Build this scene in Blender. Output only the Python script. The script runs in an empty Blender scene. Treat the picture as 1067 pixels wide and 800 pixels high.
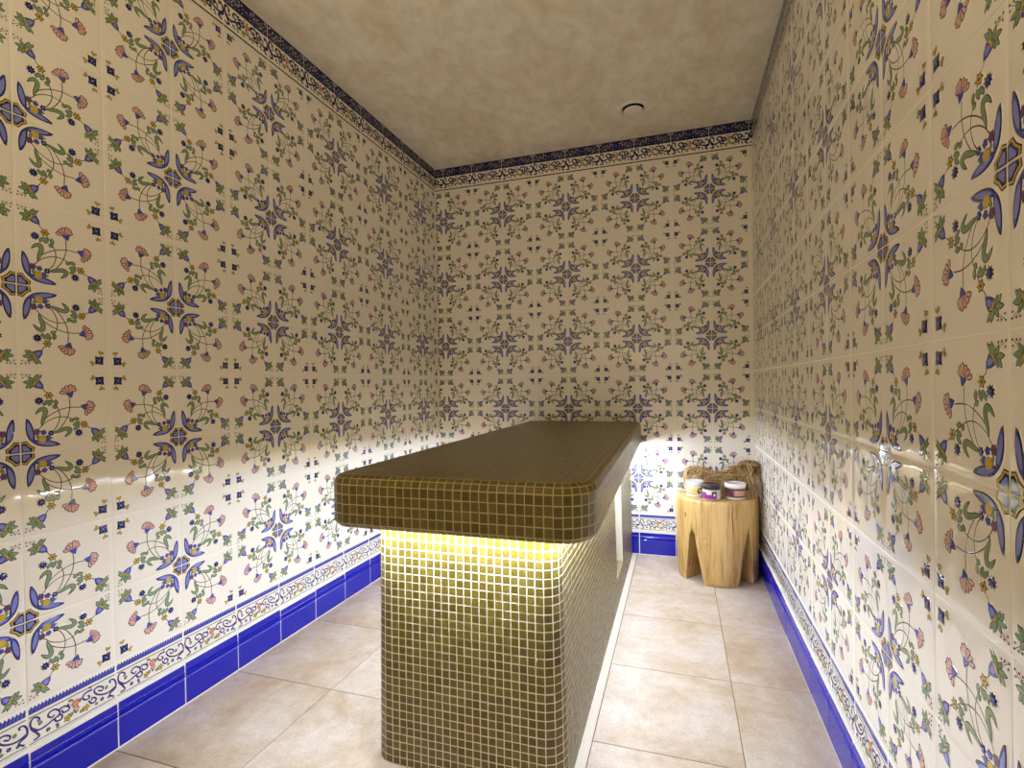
import bpy, bmesh, math, random
import numpy as np
from mathutils import Matrix, Vector
rnd = random.Random(7)
PI = math.pi
scene = bpy.context.scene
COL = scene.collection

# ------------------------------------------------------------------ room sizes (metres)
W, L, H = 1.8667, 3.0012, 2.3785      # room width (x), back wall (y), ceiling (z)
Y0 = -0.45                            # wall behind the camera
ZB = 0.2363                           # first row of big tiles
T = 0.2                               # tile pitch

# ------------------------------------------------------------------ materials
def lin(c):
    return tuple(((v/255)/12.92 if v/255 <= .04045 else ((v/255+.055)/1.055)**2.4) for v in c) + (1,)

def mat(name, rgb, rough=.5, spec=.5, metal=0, coat=0):
    m = bpy.data.materials.new(name); m.use_nodes = True
    b = m.node_tree.nodes['Principled BSDF']
    b.inputs['Base Color'].default_value = lin(rgb)
    b.inputs['Roughness'].default_value = rough
    b.inputs['Specular IOR Level'].default_value = spec
    b.inputs['Metallic'].default_value = metal
    b.inputs['Coat Weight'].default_value = coat
    return m

def nodes(m):
    nt = m.node_tree
    return nt, nt.nodes, nt.links, nt.nodes['Principled BSDF']

def noise(nt, vec, scale, detail=4, rough=.55, dist=0):
    n = nt.nodes.new('ShaderNodeTexNoise')
    n.inputs['Scale'].default_value = scale; n.inputs['Detail'].default_value = detail
    n.inputs['Roughness'].default_value = rough; n.inputs['Distortion'].default_value = dist
    if vec is not None: nt.links.new(vec, n.inputs['Vector'])
    return n

def ramp(nt, fac, stops):
    r = nt.nodes.new('ShaderNodeValToRGB'); e = r.color_ramp.elements
    e[0].position, e[0].color = stops[0][0], lin(stops[0][1])
    e[1].position, e[1].color = stops[-1][0], lin(stops[-1][1])
    for p, c in stops[1:-1]:
        x = e.new(p); x.color = lin(c)
    nt.links.new(fac, r.inputs['Fac'])
    return r

def mapping(nt, scale=(1, 1, 1), src='Object'):
    tc = nt.nodes.new('ShaderNodeTexCoord'); mp = nt.nodes.new('ShaderNodeMapping')
    mp.inputs['Scale'].default_value = scale
    nt.links.new(tc.outputs[src], mp.inputs['Vector'])
    return mp.outputs['Vector']

def add_bump(m, scale, strength, dist=.002, detail=2, vscale=(1, 1, 1)):
    nt, N, K, b = nodes(m)
    n = noise(nt, mapping(nt, vscale), scale, detail)
    bp = N.new('ShaderNodeBump'); bp.inputs['Strength'].default_value = strength; bp.inputs['Distance'].default_value = dist
    K.new(n.outputs['Fac'], bp.inputs['Height']); K.new(bp.outputs['Normal'], b.inputs['Normal'])

GL = dict(rough=.05, spec=.55)
cream = mat('ceramic_cream', (245, 239, 227), **GL); add_bump(cream, 14, .35, .003, 1)
grout = mat('grout_cream', (246, 240, 228), .8, .25)
pal = {
    'navy': mat('glaze_navy', (20, 22, 84), **GL),
    'blue': mat('glaze_blue', (74, 84, 182), **GL),
    'lav': mat('glaze_lavender', (134, 142, 214), **GL),
    'green': mat('glaze_green', (132, 156, 118), **GL),
    'olive': mat('glaze_olive', (40, 52, 36), **GL),
    'yellow': mat('glaze_yellow', (206, 176, 72), **GL),
    'ochre': mat('glaze_ochre', (92, 74, 32), **GL),
    'pink': mat('glaze_pink', (222, 176, 168), **GL),
    'rose': mat('glaze_rose', (94, 48, 66), **GL),
    'purple': mat('glaze_purple', (110, 72, 118), **GL),
    'stem': mat('glaze_stem', (70, 58, 46), **GL),
    'orange': mat('glaze_orange', (226, 144, 110), **GL),
    'dark': mat('glaze_dark_line', (40, 34, 44), **GL),
    'cream': cream, 'grout': grout,
}
MN = list(pal.keys()); MI = {k: i for i, k in enumerate(MN)}; MATS = [pal[k] for k in MN]

# ------------------------------------------------------------------ big mesh writer
class Batch:
    def __init__(s): s.v = []; s.l = []; s.t = []; s.m = []; s.s = []; s.n = 0
    def add(s, V, loops, tot, mi, sm):
        s.v.append(V); s.l.append(loops + s.n); s.t.append(tot); s.m.append(mi); s.s.append(sm); s.n += len(V)
    def face(s, pts, mi, sm=False):
        s.add(np.array(pts, float), np.arange(len(pts)), np.array([len(pts)]), np.array([mi]), np.array([sm]))
    def box(s, lo, hi, mi):
        x0, y0, z0 = lo; x1, y1, z1 = hi
        V = np.array([(x0,y0,z0),(x1,y0,z0),(x1,y1,z0),(x0,y1,z0),(x0,y0,z1),(x1,y0,z1),(x1,y1,z1),(x0,y1,z1)], float)
        F = [0,3,2,1, 4,5,6,7, 0,1,5,4, 1,2,6,5, 2,3,7,6, 3,0,4,7]
        s.add(V, np.array(F), np.full(6, 4), np.full(6, mi), np.zeros(6, bool))
    def build(s, name, mats, parent=None):
        V = np.concatenate(s.v).astype(np.float32); Lp = np.concatenate(s.l).astype(np.int32)
        Tt = np.concatenate(s.t).astype(np.int32); M = np.concatenate(s.m).astype(np.int32); S = np.concatenate(s.s).astype(bool)
        me = bpy.data.meshes.new(name)
        me.vertices.add(len(V)); me.vertices.foreach_set('co', V.ravel())
        me.loops.add(len(Lp)); me.loops.foreach_set('vertex_index', Lp)
        me.polygons.add(len(Tt))
        me.polygons.foreach_set('loop_start', np.concatenate([[0], np.cumsum(Tt)[:-1]]).astype(np.int32))
        me.polygons.foreach_set('loop_total', Tt)
        for m in mats: me.materials.append(m)
        me.polygons.foreach_set('material_index', M); me.polygons.foreach_set('use_smooth', S)
        me.update(calc_edges=True); me.validate()
        o = bpy.data.objects.new(name, me); COL.objects.link(o)
        if parent: o.parent = parent
        return o

def catmull(p, closed=False, k=3):
    p = [np.array(q, float) for q in p]; n = len(p); out = []
    for i in range(n if closed else n-1):
        a, b, c, d = [p[j % n] if closed else p[min(max(j, 0), n-1)] for j in (i-1, i, i+1, i+2)]
        for t in range(k):
            t /= k
            out.append(.5*((2*b)+(c-a)*t+(2*a-5*b+4*c-d)*t*t+(3*b-a-3*c+d)*t**3))
    if not closed: out.append(p[-1])
    return out

def area(p):
    p = np.array(p); x, y = p[:, 0], p[:, 1]
    return .5*np.sum(x*np.roll(y, -1)-y*np.roll(x, -1))

def offset(p, d):
    p = np.array(p, float); n = len(p)
    e = np.roll(p, -1, 0)-p; ln = np.maximum(np.linalg.norm(e, axis=1, keepdims=True), 1e-9); e = e/ln
    nrm = np.stack([e[:, 1], -e[:, 0]], 1)
    m = nrm+np.roll(nrm, 1, 0); l2 = np.maximum(np.sum(m*m, 1, keepdims=True), .5)
    return p+2*m/l2*d

def homography(src, dst):
    A = []
    for (x, y), (u, v) in zip(src, dst):
        A.append([x, y, 1, 0, 0, 0, -u*x, -u*y, -u]); A.append([0, 0, 0, x, y, 1, -v*x, -v*y, -v])
    h = np.linalg.svd(np.array(A, float))[2][-1].reshape(3, 3)
    def f(pts):
        out = []
        for x, y in pts:
            q = h @ (x, y, 1); out.append((q[0]/q[2], q[1]/q[2]))
        return out
    return f

class Pattern:
    """Raised glaze drawing on one tile, kept as a mesh template in tile metres."""
    def __init__(s, w, h): s.w, s.h, s.sh = w, h, []
    def fill(s, p, m, layer=1, out=None, ow=.0009, smooth=0, skirt=True):
        if smooth: p = catmull(p, True, smooth)
        p = np.array(p, float)
        if area(p) < 0: p = p[::-1]
        if out: s.sh.append((offset(p, ow*.8), out, layer, skirt)); s.sh.append((offset(p, -ow*.7), m, -1, False))
        else: s.sh.append((p, m, layer, skirt))
    def stroke(s, p, wd, m, layer=1, k=3, skirt=True, taper=1.):
        p = np.array(catmull(p, False, k) if k > 1 else p); d = np.gradient(p, axis=0)
        d /= np.maximum(np.linalg.norm(d, axis=1, keepdims=True), 1e-9); nr = np.stack([-d[:, 1], d[:, 0]], 1)
        ws = np.linspace(wd, wd*taper, len(p))[:, None]/2
        s.sh.append((p, m, layer, skirt, nr, ws))
    def disc(s, c, r, m, layer=1, out=None, ow=.0008, n=9, star=0, skirt=True, rot=0):
        pts = []
        nn = n*2 if star else n
        for i in range(nn):
            q = r*(star if star and i % 2 else 1); a = rot+2*PI*i/nn; pts.append((c[0]+q*math.cos(a), c[1]+q*math.sin(a)))
        s.fill(pts, m, layer, out, ow, 0, skirt)
    def lens(s, a, b, wd, m, layer=1, out=None, ow=.0006, skirt=True):
        a, b = np.array(a, float), np.array(b, float); d = b-a; nn = np.array([-d[1], d[0]])/max(np.linalg.norm(d), 1e-9)*wd/2
        s.fill([a, a+d*.3+nn*.9, a+d*.6+nn, a+d*.85+nn*.55, b, a+d*.85-nn*.55, a+d*.6-nn, a+d*.3-nn*.9], m, layer, out, ow, 0, skirt)
    def petal(s, a, b, wd, m, layer=1, out=None, ow=.0006):
        a, b = np.array(a, float), np.array(b, float); d = b-a; nn = np.array([-d[1], d[0]])/max(np.linalg.norm(d), 1e-9)*wd/2
        s.fill([a, a+d*.45+nn*.55, a+d*.72+nn*.95, a+d*.90+nn*.85, a+d*1.0+nn*.4, a+d*1.0-nn*.4, a+d*.90-nn*.85, a+d*.72-nn*.95, a+d*.45-nn*.55], m, layer, out, ow)
    def template(s, grid=(14, 14), relief=.0008, gap=.0026, edge=.0013, lift=.00022):
        zprev = None; base = .00045
        G = 56; cov = np.zeros((G, G))
        X, Y = np.meshgrid((np.arange(G)+.5)/G*s.w, (np.arange(G)+.5)/G*s.h, indexing='ij')
        for sh in s.sh:
            if len(sh) == 6:
                for q in sh[0]: cov[(X-q[0])**2+(Y-q[1])**2 < .002**2] = 1
                continue
            p = sh[0]; ins = np.zeros((G, G), bool)
            for i in range(len(p)):
                a, b = p[i], p[(i+1) % len(p)]
                c = (a[1] > Y) != (b[1] > Y)
                ins ^= c & (X < (b[0]-a[0])*(Y-a[1])/(b[1]-a[1]+1e-12)+a[0])
            cov[ins] = 1
        for _ in range(3):
            q = np.pad(cov, 2, mode='constant')
            cov = sum(q[i:i+G, j:j+G] for i in range(5) for j in range(5))/25
        cov = np.clip(cov*1.5, 0, 1)
        def Hf(p):
            x = np.clip(p[:, 0]/s.w*G-.5, 0, G-1.001); y = np.clip(p[:, 1]/s.h*G-.5, 0, G-1.001)
            i, j = x.astype(int), y.astype(int); fx, fy = x-i, y-j
            return relief*((cov[i, j]*(1-fx)+cov[i+1, j]*fx)*(1-fy)+(cov[i, j+1]*(1-fx)+cov[i+1, j+1]*fx)*fy)
        V, F, M, S = [], [], [], []; n = 0
        def axis(w, k):
            return np.concatenate([[gap/2, gap/2+edge*.4, gap/2+edge], np.linspace(gap/2+edge, w-gap/2-edge, k+1)[1:-1], [w-gap/2-edge, w-gap/2-edge*.4, w-gap/2]])
        ax, ay = axis(s.w, grid[0]), axis(s.h, grid[1])
        gx, gy = np.meshgrid(ax, ay, indexing='ij'); pts = np.stack([gx.ravel(), gy.ravel()], 1)
        z = Hf(pts).reshape(len(ax), len(ay)); dr = np.zeros_like(z)
        for k, dz in ((0, -.0006), (1, -.0001)):
            for sl in (np.s_[k, :], np.s_[-1-k, :], np.s_[:, k], np.s_[:, -1-k]): dr[sl] = np.minimum(dr[sl], dz)
        V.append(np.column_stack([pts, (z+dr).ravel()]))
        ny = len(ay)
        for i in range(len(ax)-1):
            for j in range(ny-1):
                F.append((i*ny+j, (i+1)*ny+j, (i+1)*ny+j+1, i*ny+j+1)); M.append(MI['cream']); S.append(True)
        n = len(pts)
        for sh in s.sh:
            if len(sh) == 6:
                p, m, layer, skirt, nr, ws = sh; top = base+layer*lift
                c1, c2 = p+nr*ws, p-nr*ws; k = len(p)
                rings = [(c1, top), (c2, top)]
                if skirt: rings += [(p+nr*(ws+.0009), -.00008), (p-nr*(ws+.0009), -.00008)]
                for c, t in rings:
                    V.append(np.column_stack([c, Hf(c)+t]))
                for i in range(k-1):
                    F.append((n+i, n+k+i, n+k+i+1, n+i+1)); M.append(MI[m]); S.append(True)
                    if skirt:
                        F.append((n+2*k+i, n+i, n+i+1, n+2*k+i+1)); M.append(MI['cream']); S.append(True)
                        F.append((n+k+i, n+3*k+i, n+3*k+i+1, n+k+i+1)); M.append(MI['cream']); S.append(True)
                n += k*len(rings)
            else:
                p, m, layer, skirt = sh; k = len(p)
                zt = zprev+.00014 if layer == -1 else np.maximum(Hf(p), Hf(p).mean())+base+layer*lift
                zprev = zt
                V.append(np.column_stack([p, zt])); F.append(tuple(range(n, n+k))); M.append(MI[m]); S.append(True)
                if skirt:
                    o = offset(p, .0011); V.append(np.column_stack([o, Hf(o)-.00008]))
                    for i in range(k):
                        j = (i+1) % k; F.append((n+k+i, n+k+j, n+j, n+i)); M.append(MI['cream']); S.append(True)
                    n += k
                n += k
        return Template(np.concatenate(V), F, M, S, s.w, s.h)

class Template:
    def __init__(s, V, F, M, S, w, h):
        s.V, s.F, s.w, s.h = V, F, w, h
        s.M, s.S = np.array(M), np.array(S, bool)
        s.tot = np.array([len(f) for f in F])
        s.lp = np.concatenate([np.array(f) for f in F]); s.lr = np.concatenate([np.array(f[::-1]) for f in F])
    def put(s, batch, a0, b0, fa, fb, place, flip, lo=None, hi=None, tilt=0):
        """place(a,b,h)->xyz; lo/hi clip the tile along a (metres on the wall)."""
        V = s.V.copy()
        if fa: V[:, 0] = s.w-V[:, 0]
        if fb: V[:, 1] = s.h-V[:, 1]
        if tilt:
            V[:, 2] += (V[:, 0]-s.w/2)*rnd.gauss(0, tilt)+(V[:, 1]-s.h/2)*rnd.gauss(0, tilt)
        V[:, 0] += a0; V[:, 1] += b0
        rev = bool(fa) ^ bool(fb) ^ flip
        if (lo is None or lo <= a0) and (hi is None or hi >= a0+s.w):
            batch.add(place(V[:, 0], V[:, 1], V[:, 2]), s.lr if rev else s.lp, s.tot, s.M, s.S); return
        for f, m, sm in zip(s.F, s.M, s.S):
            p = [V[i] for i in (f[::-1] if rev else f)]
            for side, lim in ((1, lo), (-1, hi)):
                if lim is None: continue
                q = []
                for i in range(len(p)):
                    a, b = p[i-1], p[i]; da, db = side*(a[0]-lim), side*(b[0]-lim)
                    if (da >= 0) != (db >= 0): q.append(a+(b-a)*da/(da-db))
                    if db >= 0: q.append(b)
                p = q
                if len(p) < 3: break
            if len(p) >= 3:
                p = np.array(p); batch.face(place(p[:, 0], p[:, 1], p[:, 2]), m, sm)

# ------------------------------------------------------------------ the flower tile (corner with the octagon is the local origin)
def flower_tile():
    P = Pattern(T, T)
    hm = homography([(50, 641), (712, 722), (45, 22), (708, 183)], [(0, 0), (T, 0), (0, T), (T, T)])
    both = []
    def B(f):
        f(lambda pts: hm(pts)); f(lambda pts: [(v, u) for u, v in hm(pts)])
    def one(g):
        P.fill(g([(97, 402), (120, 428), (139, 475), (148, 525), (152, 580), (126, 562), (104, 525), (92, 468)]), 'blue', 2, 'navy', .0017, 2)
        P.fill(g([(100, 428), (119, 446), (135, 486), (143, 530), (136, 556), (116, 526), (99, 478)]), 'lav', 3, None, 0, 2, False)
        # curled leaf
        P.fill(g([(206, 466), (205, 430), (216, 396), (219, 374), (208, 364), (190, 368), (163, 378), (180, 350), (208, 338), (236, 346), (252, 374), (246, 408), (228, 440)]), 'green', 2, 'olive', .0010, 2)
        # stems
        P.stroke(g([(205, 470), (222, 440), (262, 412), (320, 392), (375, 384), (440, 388), (528, 411)]), .0021, 'stem', .2, 3)
        P.stroke(g([(190, 490), (225, 462), (270, 443), (330, 436), (390, 450), (450, 482), (500, 520), (560, 565), (590, 590)]), .0020, 'stem', .1, 3)
        # cornflower, yellow flower, leaflets
        c = g([(190, 287)])[0]; P.disc(c, .0110, 'navy', 2, None, 0, 9, .62); P.disc(c, .0042, 'blue', 3, None, 0, 7, .6, False)
        c = g([(262, 263)])[0]; P.disc(c, .0092, 'yellow', 2, 'ochre', .0012, 6, .62); P.disc(c, .0028, 'ochre', 3, None, 0, 6, 0, False)
        for a, b, w in (((268, 300), (232, 318), 22), ((280, 300), (262, 340), 22), ((290, 345), (322, 368), 20), ((318, 350), (312, 305), 20), ((246, 300), (222, 330), 16)):
            q = g([a, b]); P.lens(q[0], q[1], w*.00042, 'green', 1.5, 'olive', .0009)
        # acorn bud with leaves
        for n, (e, w) in enumerate((((78, 126), 24), ((98, 174), 24), ((184, 92), 22), ((214, 104), 22), ((118, 94), 22), ((126, 182), 18))):
            q = g([(150, 142), e]); P.lens(q[0], q[1], w*.00034, 'green', .7+n*.22, 'olive', .0009)
        P.fill(g([(152, 150), (170, 132), (200, 142), (220, 175), (224, 206), (186, 194), (158, 178)]), 'blue', 2, 'navy', .0009, 1)
        P.fill(g([(166, 166), (186, 152), (206, 168), (212, 190), (186, 184)]), 'lav', 3, None, 0, 0, False)
        P.fill(g([(150, 176), (147, 152), (164, 134), (196, 140), (172, 150), (160, 166)]), 'yellow', 3.4, 'ochre', .0005, 0, False)
        for d in ((68, 66), (74, 92), (100, 76), (126, 84)):
            c = g([d])[0]; P.disc(c, .0019, 'ochre', 1.2, None, 0, 6, 0, False)
        for d in ((68, 66), (100, 76)):
            P.stroke(g([d, (135, 120)]), .0007, 'olive', .3, 1, False)
        # pink carnation
        for n, (e, w) in enumerate((((344, 258), .0070), ((462, 260), .0070), ((364, 236), .0076), ((450, 236), .0076), ((390, 222), .0078), ((424, 220), .0080))):
            q = g([(412, 286), e]); P.petal(q[0], q[1], w*1.12, 'pink', .8+n*.22, 'rose', .0013)
        P.fill(g([(386, 272), (412, 280), (440, 272), (438, 296), (430, 317), (412, 305), (396, 290)]), 'blue', 3.0, 'navy', .0008, 0)
    B(one)
    # centre cluster on the diagonal
    g = hm
    for p, q in (((178, 560), (172, 528)), ((240, 575), (286, 578)), ((190, 545), (176, 575))):
        a, b = g([p, q]); P.lens(a, b, .006, 'green', 1.4, 'olive', .0006)
    P.disc(g([(170, 508)])[0], .0082, 'purple', 1.6, 'rose', .0006, 6, .72)
    P.disc(g([(252, 570)])[0], .0070, 'blue', 1.5, 'navy', .0006, 6, .7)
    P.disc(g([(275, 541)])[0], .0078, 'navy', 1.8, None, 0, 6, .7); P.disc(g([(275, 541)])[0], .0026, 'lav', 3, None, 0, 6, 0, False)
    P.disc(g([(220, 524)])[0], .0066, 'blue', 1.8, 'navy', .0006, 5, .75)
    P.disc(g([(211, 572)])[0], .0088, 'yellow', 2.4, 'ochre', .0007, 10)
    # octagon quarter
    mg = .0018
    def star(r1, r2, m0):
        pts = [(m0, m0)]
        angs = [0, 22.5, 45, 67.5, 90]
        for i, a in enumerate(angs):
            r = r1 if i % 2 else r2
            x, y = r*math.cos(math.radians(a)), r*math.sin(math.radians(a)); pts.append((max(x, m0), max(y, m0)))
        return pts
    P.fill(star(.0312, .0268, mg), 'dark', 1)
    P.fill(star(.0288, .0247, mg), 'yellow', 1.8, None, 0, 0, False)
    P.fill(star(.0252, .0216, mg), 'navy', 2.6, None, 0, 0, False)
    P.fill([(.0040, .0040), (.0178, .0040), (.0186, .0078), (.0134, .0134), (.0078, .0186), (.0040, .0178)], 'lav', 3.4, None, 0, 0, False)
    # little blue corner flower
    c = hm([(640, 240)])[0]
    d = .0112
    P.fill([(c[0]-d, c[1]+d*.9), (c[0]-d*.3, c[1]+d*.86), (c[0]+d*.9, c[1]+d), (c[0]+d*.86, c[1]), (c[0]+d, c[1]-d), (c[0], c[1]-d*.86), (c[0]-d*.95, c[1]-d), (c[0]-d*.86, c[1])], 'navy', 1.6, None, 0, 0)
    P.disc(c, .0040, 'lav', 2.4, None, 0, 4, .5, False, .5)
    for sx, sy in ((-.3, .55), (.4, .4), (.35, -.55), (-.45, -.3)):
        P.disc((c[0]+d*sx, c[1]+d*sy), .0016, 'lav', 2.4, None, 0, 4, .6, False)
    for e in ((590, 208), (655, 300)):
        q = hm([e])[0]; P.stroke([c, q], .0012, 'ochre', .8, 1, False)
        v = np.array(q)-np.array(c); v /= np.linalg.norm(v); nv = np.array([-v[1], v[0]]); q = np.array(q)
        P.lens(q-v*.003, q+nv*.006+v*.004, .0056, 'yellow', 1, 'ochre', .0007, False)
        P.lens(q-v*.003, q-nv*.006+v*.004, .0056, 'yellow', 1, 'ochre', .0007, False)
    return P.template()

# ------------------------------------------------------------------ scroll border tiles
def scroll_shapes(P, y0, hh, mirror_v=False, heavy=1., core='blue'):
    hm0 = homography([(50, 605), (610, 300), (50, 415), (605, 130)], [(0, 0), (T, 0), (0, hh), (T, hh)])
    def g(pts):
        r = hm0(pts); return [(u, y0+((hh-v) if mirror_v else v)) for u, v in r]
    S = lambda pts, w=.0030: (P.stroke(g(pts), (w+.0014)*heavy, 'navy', 1, 3, False, .85), P.stroke(g(pts), w*.42, core, 1.8, 3, False, .7))
    for side in (
        [[(84, 572), (120, 545), (104, 515), (76, 490), (68, 445), (84, 408), (112, 402), (124, 420), (108, 434)],
         [(72, 478), (112, 498), (160, 474), (200, 436), (240, 402), (246, 372), (216, 355), (182, 378), (176, 404), (200, 414), (214, 394)],
         [(212, 424), (226, 446), (256, 434), (262, 406), (244, 398), (236, 416)],
         [(240, 366), (274, 340), (306, 346), (300, 372), (268, 386), (262, 366)]],
        [[(594, 298), (564, 286), (578, 262), (604, 235), (606, 194), (590, 166), (564, 176), (572, 192)],
         [(602, 226), (560, 262), (520, 276), (480, 270), (464, 240), (490, 214), (522, 220), (516, 246), (490, 244)],
         [(430, 314), (446, 336), (472, 325), (476, 300), (452, 294), (448, 314)],
         [(452, 232), (410, 254), (390, 288), (410, 306), (436, 290), (424, 272)]]):
        for st in side: S(st)
    for c, r in (((175, 500), .0056), ((516, 310), .0056), ((300, 330), .0035), ((440, 215), .0035), ((230, 470), .0042), ((560, 300), .0042)):
        q = g([c])[0]; P.disc(q, r, 'navy', 2, None, 0, 6, .72, False); P.disc(q, r*.35, 'lav', 3, None, 0, 6, 0, False)
    for c in ((296, 430), (412, 365)):
        q = g([c])[0]; P.disc(q, .0092, 'yellow', 2, 'ochre', .0009, 5, .6, False); P.disc(q, .0022, 'ochre', 3, None, 0, 6, 0, False)
    q = g([(346, 322)])[0]; P.disc(q, .0100, 'orange', 2, 'rose', .0009, 6, .7, False)
    q = g([(352, 366)])[0]; P.disc(q, .0072, 'pink', 2.4, 'olive', .0008, 6, .7, False)
    for a, b, w in (((350, 400), (352, 350), .006), ((330, 390), (310, 420), .005), ((372, 400), (395, 372), .005), ((125, 462), (130, 430), .005), ((230, 500), (240, 474), .004),
                    ((540, 240), (548, 210), .005), ((376, 318), (374, 288), .004), ((300, 300), (330, 300), .004), ((470, 350), (490, 335), .004)):
        q = g([a, b]); P.lens(q[0], q[1], w*1.5, 'green', .7, 'olive', .0008, False)

LZ0, LZ1 = .1395, .2348
def lower_border():
    h = LZ1-LZ0; P = Pattern(T, h)
    g = .0026
    rect = lambda y0, y1: [(g, y0), (T-g, y0), (T-g, y1), (g, y1)]
    P.fill(rect(.0026, .0046), 'navy', 1, None, 0, 0, False)
    P.fill(rect(.0650, .0672), 'navy', 1, None, 0, 0, False)
    scroll_shapes(P, .0044, .0606)
    # rope with a toothed upper edge
    pts = [(g, .0735), (T-g, .0735)]; n = 26; st = (T-2*g)/n
    for i in range(n):
        x = T-g-i*st; pts += [(x, .0885), (x-st*.35, .0915), (x-st*.75, .0855)]
    pts.append((g, .0885))
    P.fill(pts, 'blue', 1, None, 0, 0, True)
    for i in range(n):
        x = g+(i+.5)*st
        P.stroke([(x-.001, .0745), (x+.0012, .087)], .0016, 'navy', 2, 1, False)
    return P.template((10, 6), .0002, .0036)

UZ0 = 2.2363
def upper_border():
    h = H-UZ0-.0008; P = Pattern(T, h); g = .0012
    rect = lambda y0, y1: [(g, y0), (T-g, y0), (T-g, y1), (g, y1)]
    P.fill(rect(.0012, .0072), 'dark', 1, None, 0, 0, False)
    scroll_shapes(P, .0130, .0700, False, 1.75, 'navy')
    for k in range(24):
        P.disc((.008+.0080*k, .0215+.052*((k*7) % 5)/4), .0046, 'navy', 1.4, None, 0, 6, .6, False, k)
    P.fill(rect(.0850, .0882), 'dark', 1, None, 0, 0, False)
    P.fill(rect(h-.0050, h-.0014), 'dark', 1, None, 0, 0, False)
    r = random.Random(3); y0, y1 = .0882, h-.0050
    yc = (y0+y1)/2
    P.fill(rect(y0-.0003, y1+.0003), 'navy', 1.1, None, 0, 0, False)
    for i in range(44):
        x, y, q, m = r.uniform(.005, T/2-.016), r.uniform(y0+.004, y1-.004), r.uniform(.0022, .0042), r.choice(['cream', 'cream', 'lav', 'dark', 'blue', 'green'])
        for xx in (x, T-x): P.disc((xx, y), q, m, 1.6+.02*r.random(), None, 0, r.choice([3, 4, 5]), .5, False, r.random()*3)
    P.disc((T/2, yc), .0085, 'blue', 2.4, None, 0, 8, .5, False); P.disc((T/2, yc), .003, 'lav', 3, None, 0, 6, 0, False)
    for x, y in ((.028, yc+.008), (.05, yc-.006), (.07, yc+.009), (.012, yc-.008)):
        for xx in (x, T-x):
            P.disc((xx, y), .0042, 'yellow', 2.2, 'olive', .0006, 5, .6, False)
    for x in (.02, .04, .06, .084):
        for xx in (x, T-x): P.lens((xx-.006, yc-.004), (xx+.007, yc+.006), .0046, 'green', 2, 'dark', .0006, False)
    return P.template((10, 6), .0002)

FT, LB, UB = flower_tile(), lower_border(), upper_border()

# ------------------------------------------------------------------ walls
def side_place(side):
    if side == 'left':  return (lambda a, b, h: np.column_stack([h, a, b])), False
    if side == 'right': return (lambda a, b, h: np.column_stack([W-h, a, b])), True
    if side == 'back':  return (lambda a, b, h: np.column_stack([a, L-h, b])), False
DEP = .0006
def structure(o): o['kind'] = 'structure'; return o

blue_tile = mat('glaze_cobalt_skirting', (8, 14, 168), .08, .55)
white_grout = mat('grout_white', (240, 236, 228), .7, .3)

def make_wall(side, off, lo, hi, k):
    place, flip = side_place(side)
    pitch_n0 = math.floor((lo-off)/T+1e-6); n1 = math.ceil((hi-off)/T-1e-6)
    wb, lb, ub, sb = Batch(), Batch(), Batch(), Batch()
    # solid backing whose inner face is the grout level
    def slab(b, z0, z1, mi, dep=DEP, thick=.1, front=0):
        c = place(np.array([lo-(.0 if side == 'back' else .0), hi]), np.array([z0, z1]), np.array([-dep, -thick]))
        b.box(tuple(np.minimum(c[0], c[1])), tuple(np.maximum(c[0], c[1])), mi)
    slab(wb, 0, H+.02, MI['grout'])
    for c in range(pitch_n0, n1):
        a0 = off+c*T
        cl, ch = (lo if a0 < lo-1e-6 else None), (hi if a0+T > hi+1e-6 else None)
        for r in range(10):
            fa = (c % 2 == 1); fb = (r % 2 == 0)
            FT.put(wb, a0, ZB+r*T, fa, fb, place, flip, cl, ch, .0011)
        LB.put(lb, a0, LZ0, False, False, place, flip, cl, ch, .0006)
        UB.put(ub, a0, UZ0, False, False, place, flip, cl, ch, .0006)
        # moulded skirting tile: profile (height, projection)
        A0, A1 = max(a0+.0021, lo), min(a0+T-.0021, hi)
        if A1-A0 > .004:
            prof = [(.0045, -.0015), (.0045, .0062), (.006, .0072), (.084, .0072), (.0855, .0062), (.0872, .0085), (.0905, .0092), (.0935, .0085), (.0950, .0062), (.0966, .0082),
                    (.1000, .0088), (.1030, .0078), (.1044, .0056), (.1060, .0070), (.1120, .0074), (.1310, .0052), (.1345, .0042), (.1376, .0025), (.1376, -.0015)]
            z = np.array([p[0] for p in prof]); h = np.array([p[1] for p in prof]); m = len(prof)
            h = h+rnd.gauss(0, .0002)
            V = np.concatenate([place(np.full(m, A0), z, h), place(np.full(m, A1), z, h)])
            F = []
            for i in range(m-1):
                f = (i, m+i, m+i+1, i+1); F += list(f[::-1] if flip else f)
            sm = np.zeros(m-1, bool)
            sb.add(V, np.array(F), np.full(m-1, 4), np.zeros(m-1, int), sm)
            for base, rv in ((0, False), (m, True)):
                f = np.arange(m)+base
                if rv ^ flip: f = f[::-1]
                sb.add(V.copy(), f, np.array([m]), np.array([0]), np.array([False]))
    slab(sb, .0, .1392, 1, -.0056, .0016)
    slab(lb, .1396, ZB-.0002, MI['grout'], .0002, .0016)
    slab(ub, UZ0-.0012, H, MI['grout'], .0002, .0016)
    structure(wb.build('wall_'+side, MATS))
    structure(lb.build('trim_%d' % k, MATS)); structure(ub.build('trim_%d' % (k+3), MATS))
    structure(sb.build('baseboard_'+side, [blue_tile, white_grout]))

make_wall('left', .7892, Y0, L, 1)
make_wall('back', .0547, 0, W, 2)
make_wall('right', .7774, Y0, L, 3)

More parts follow.
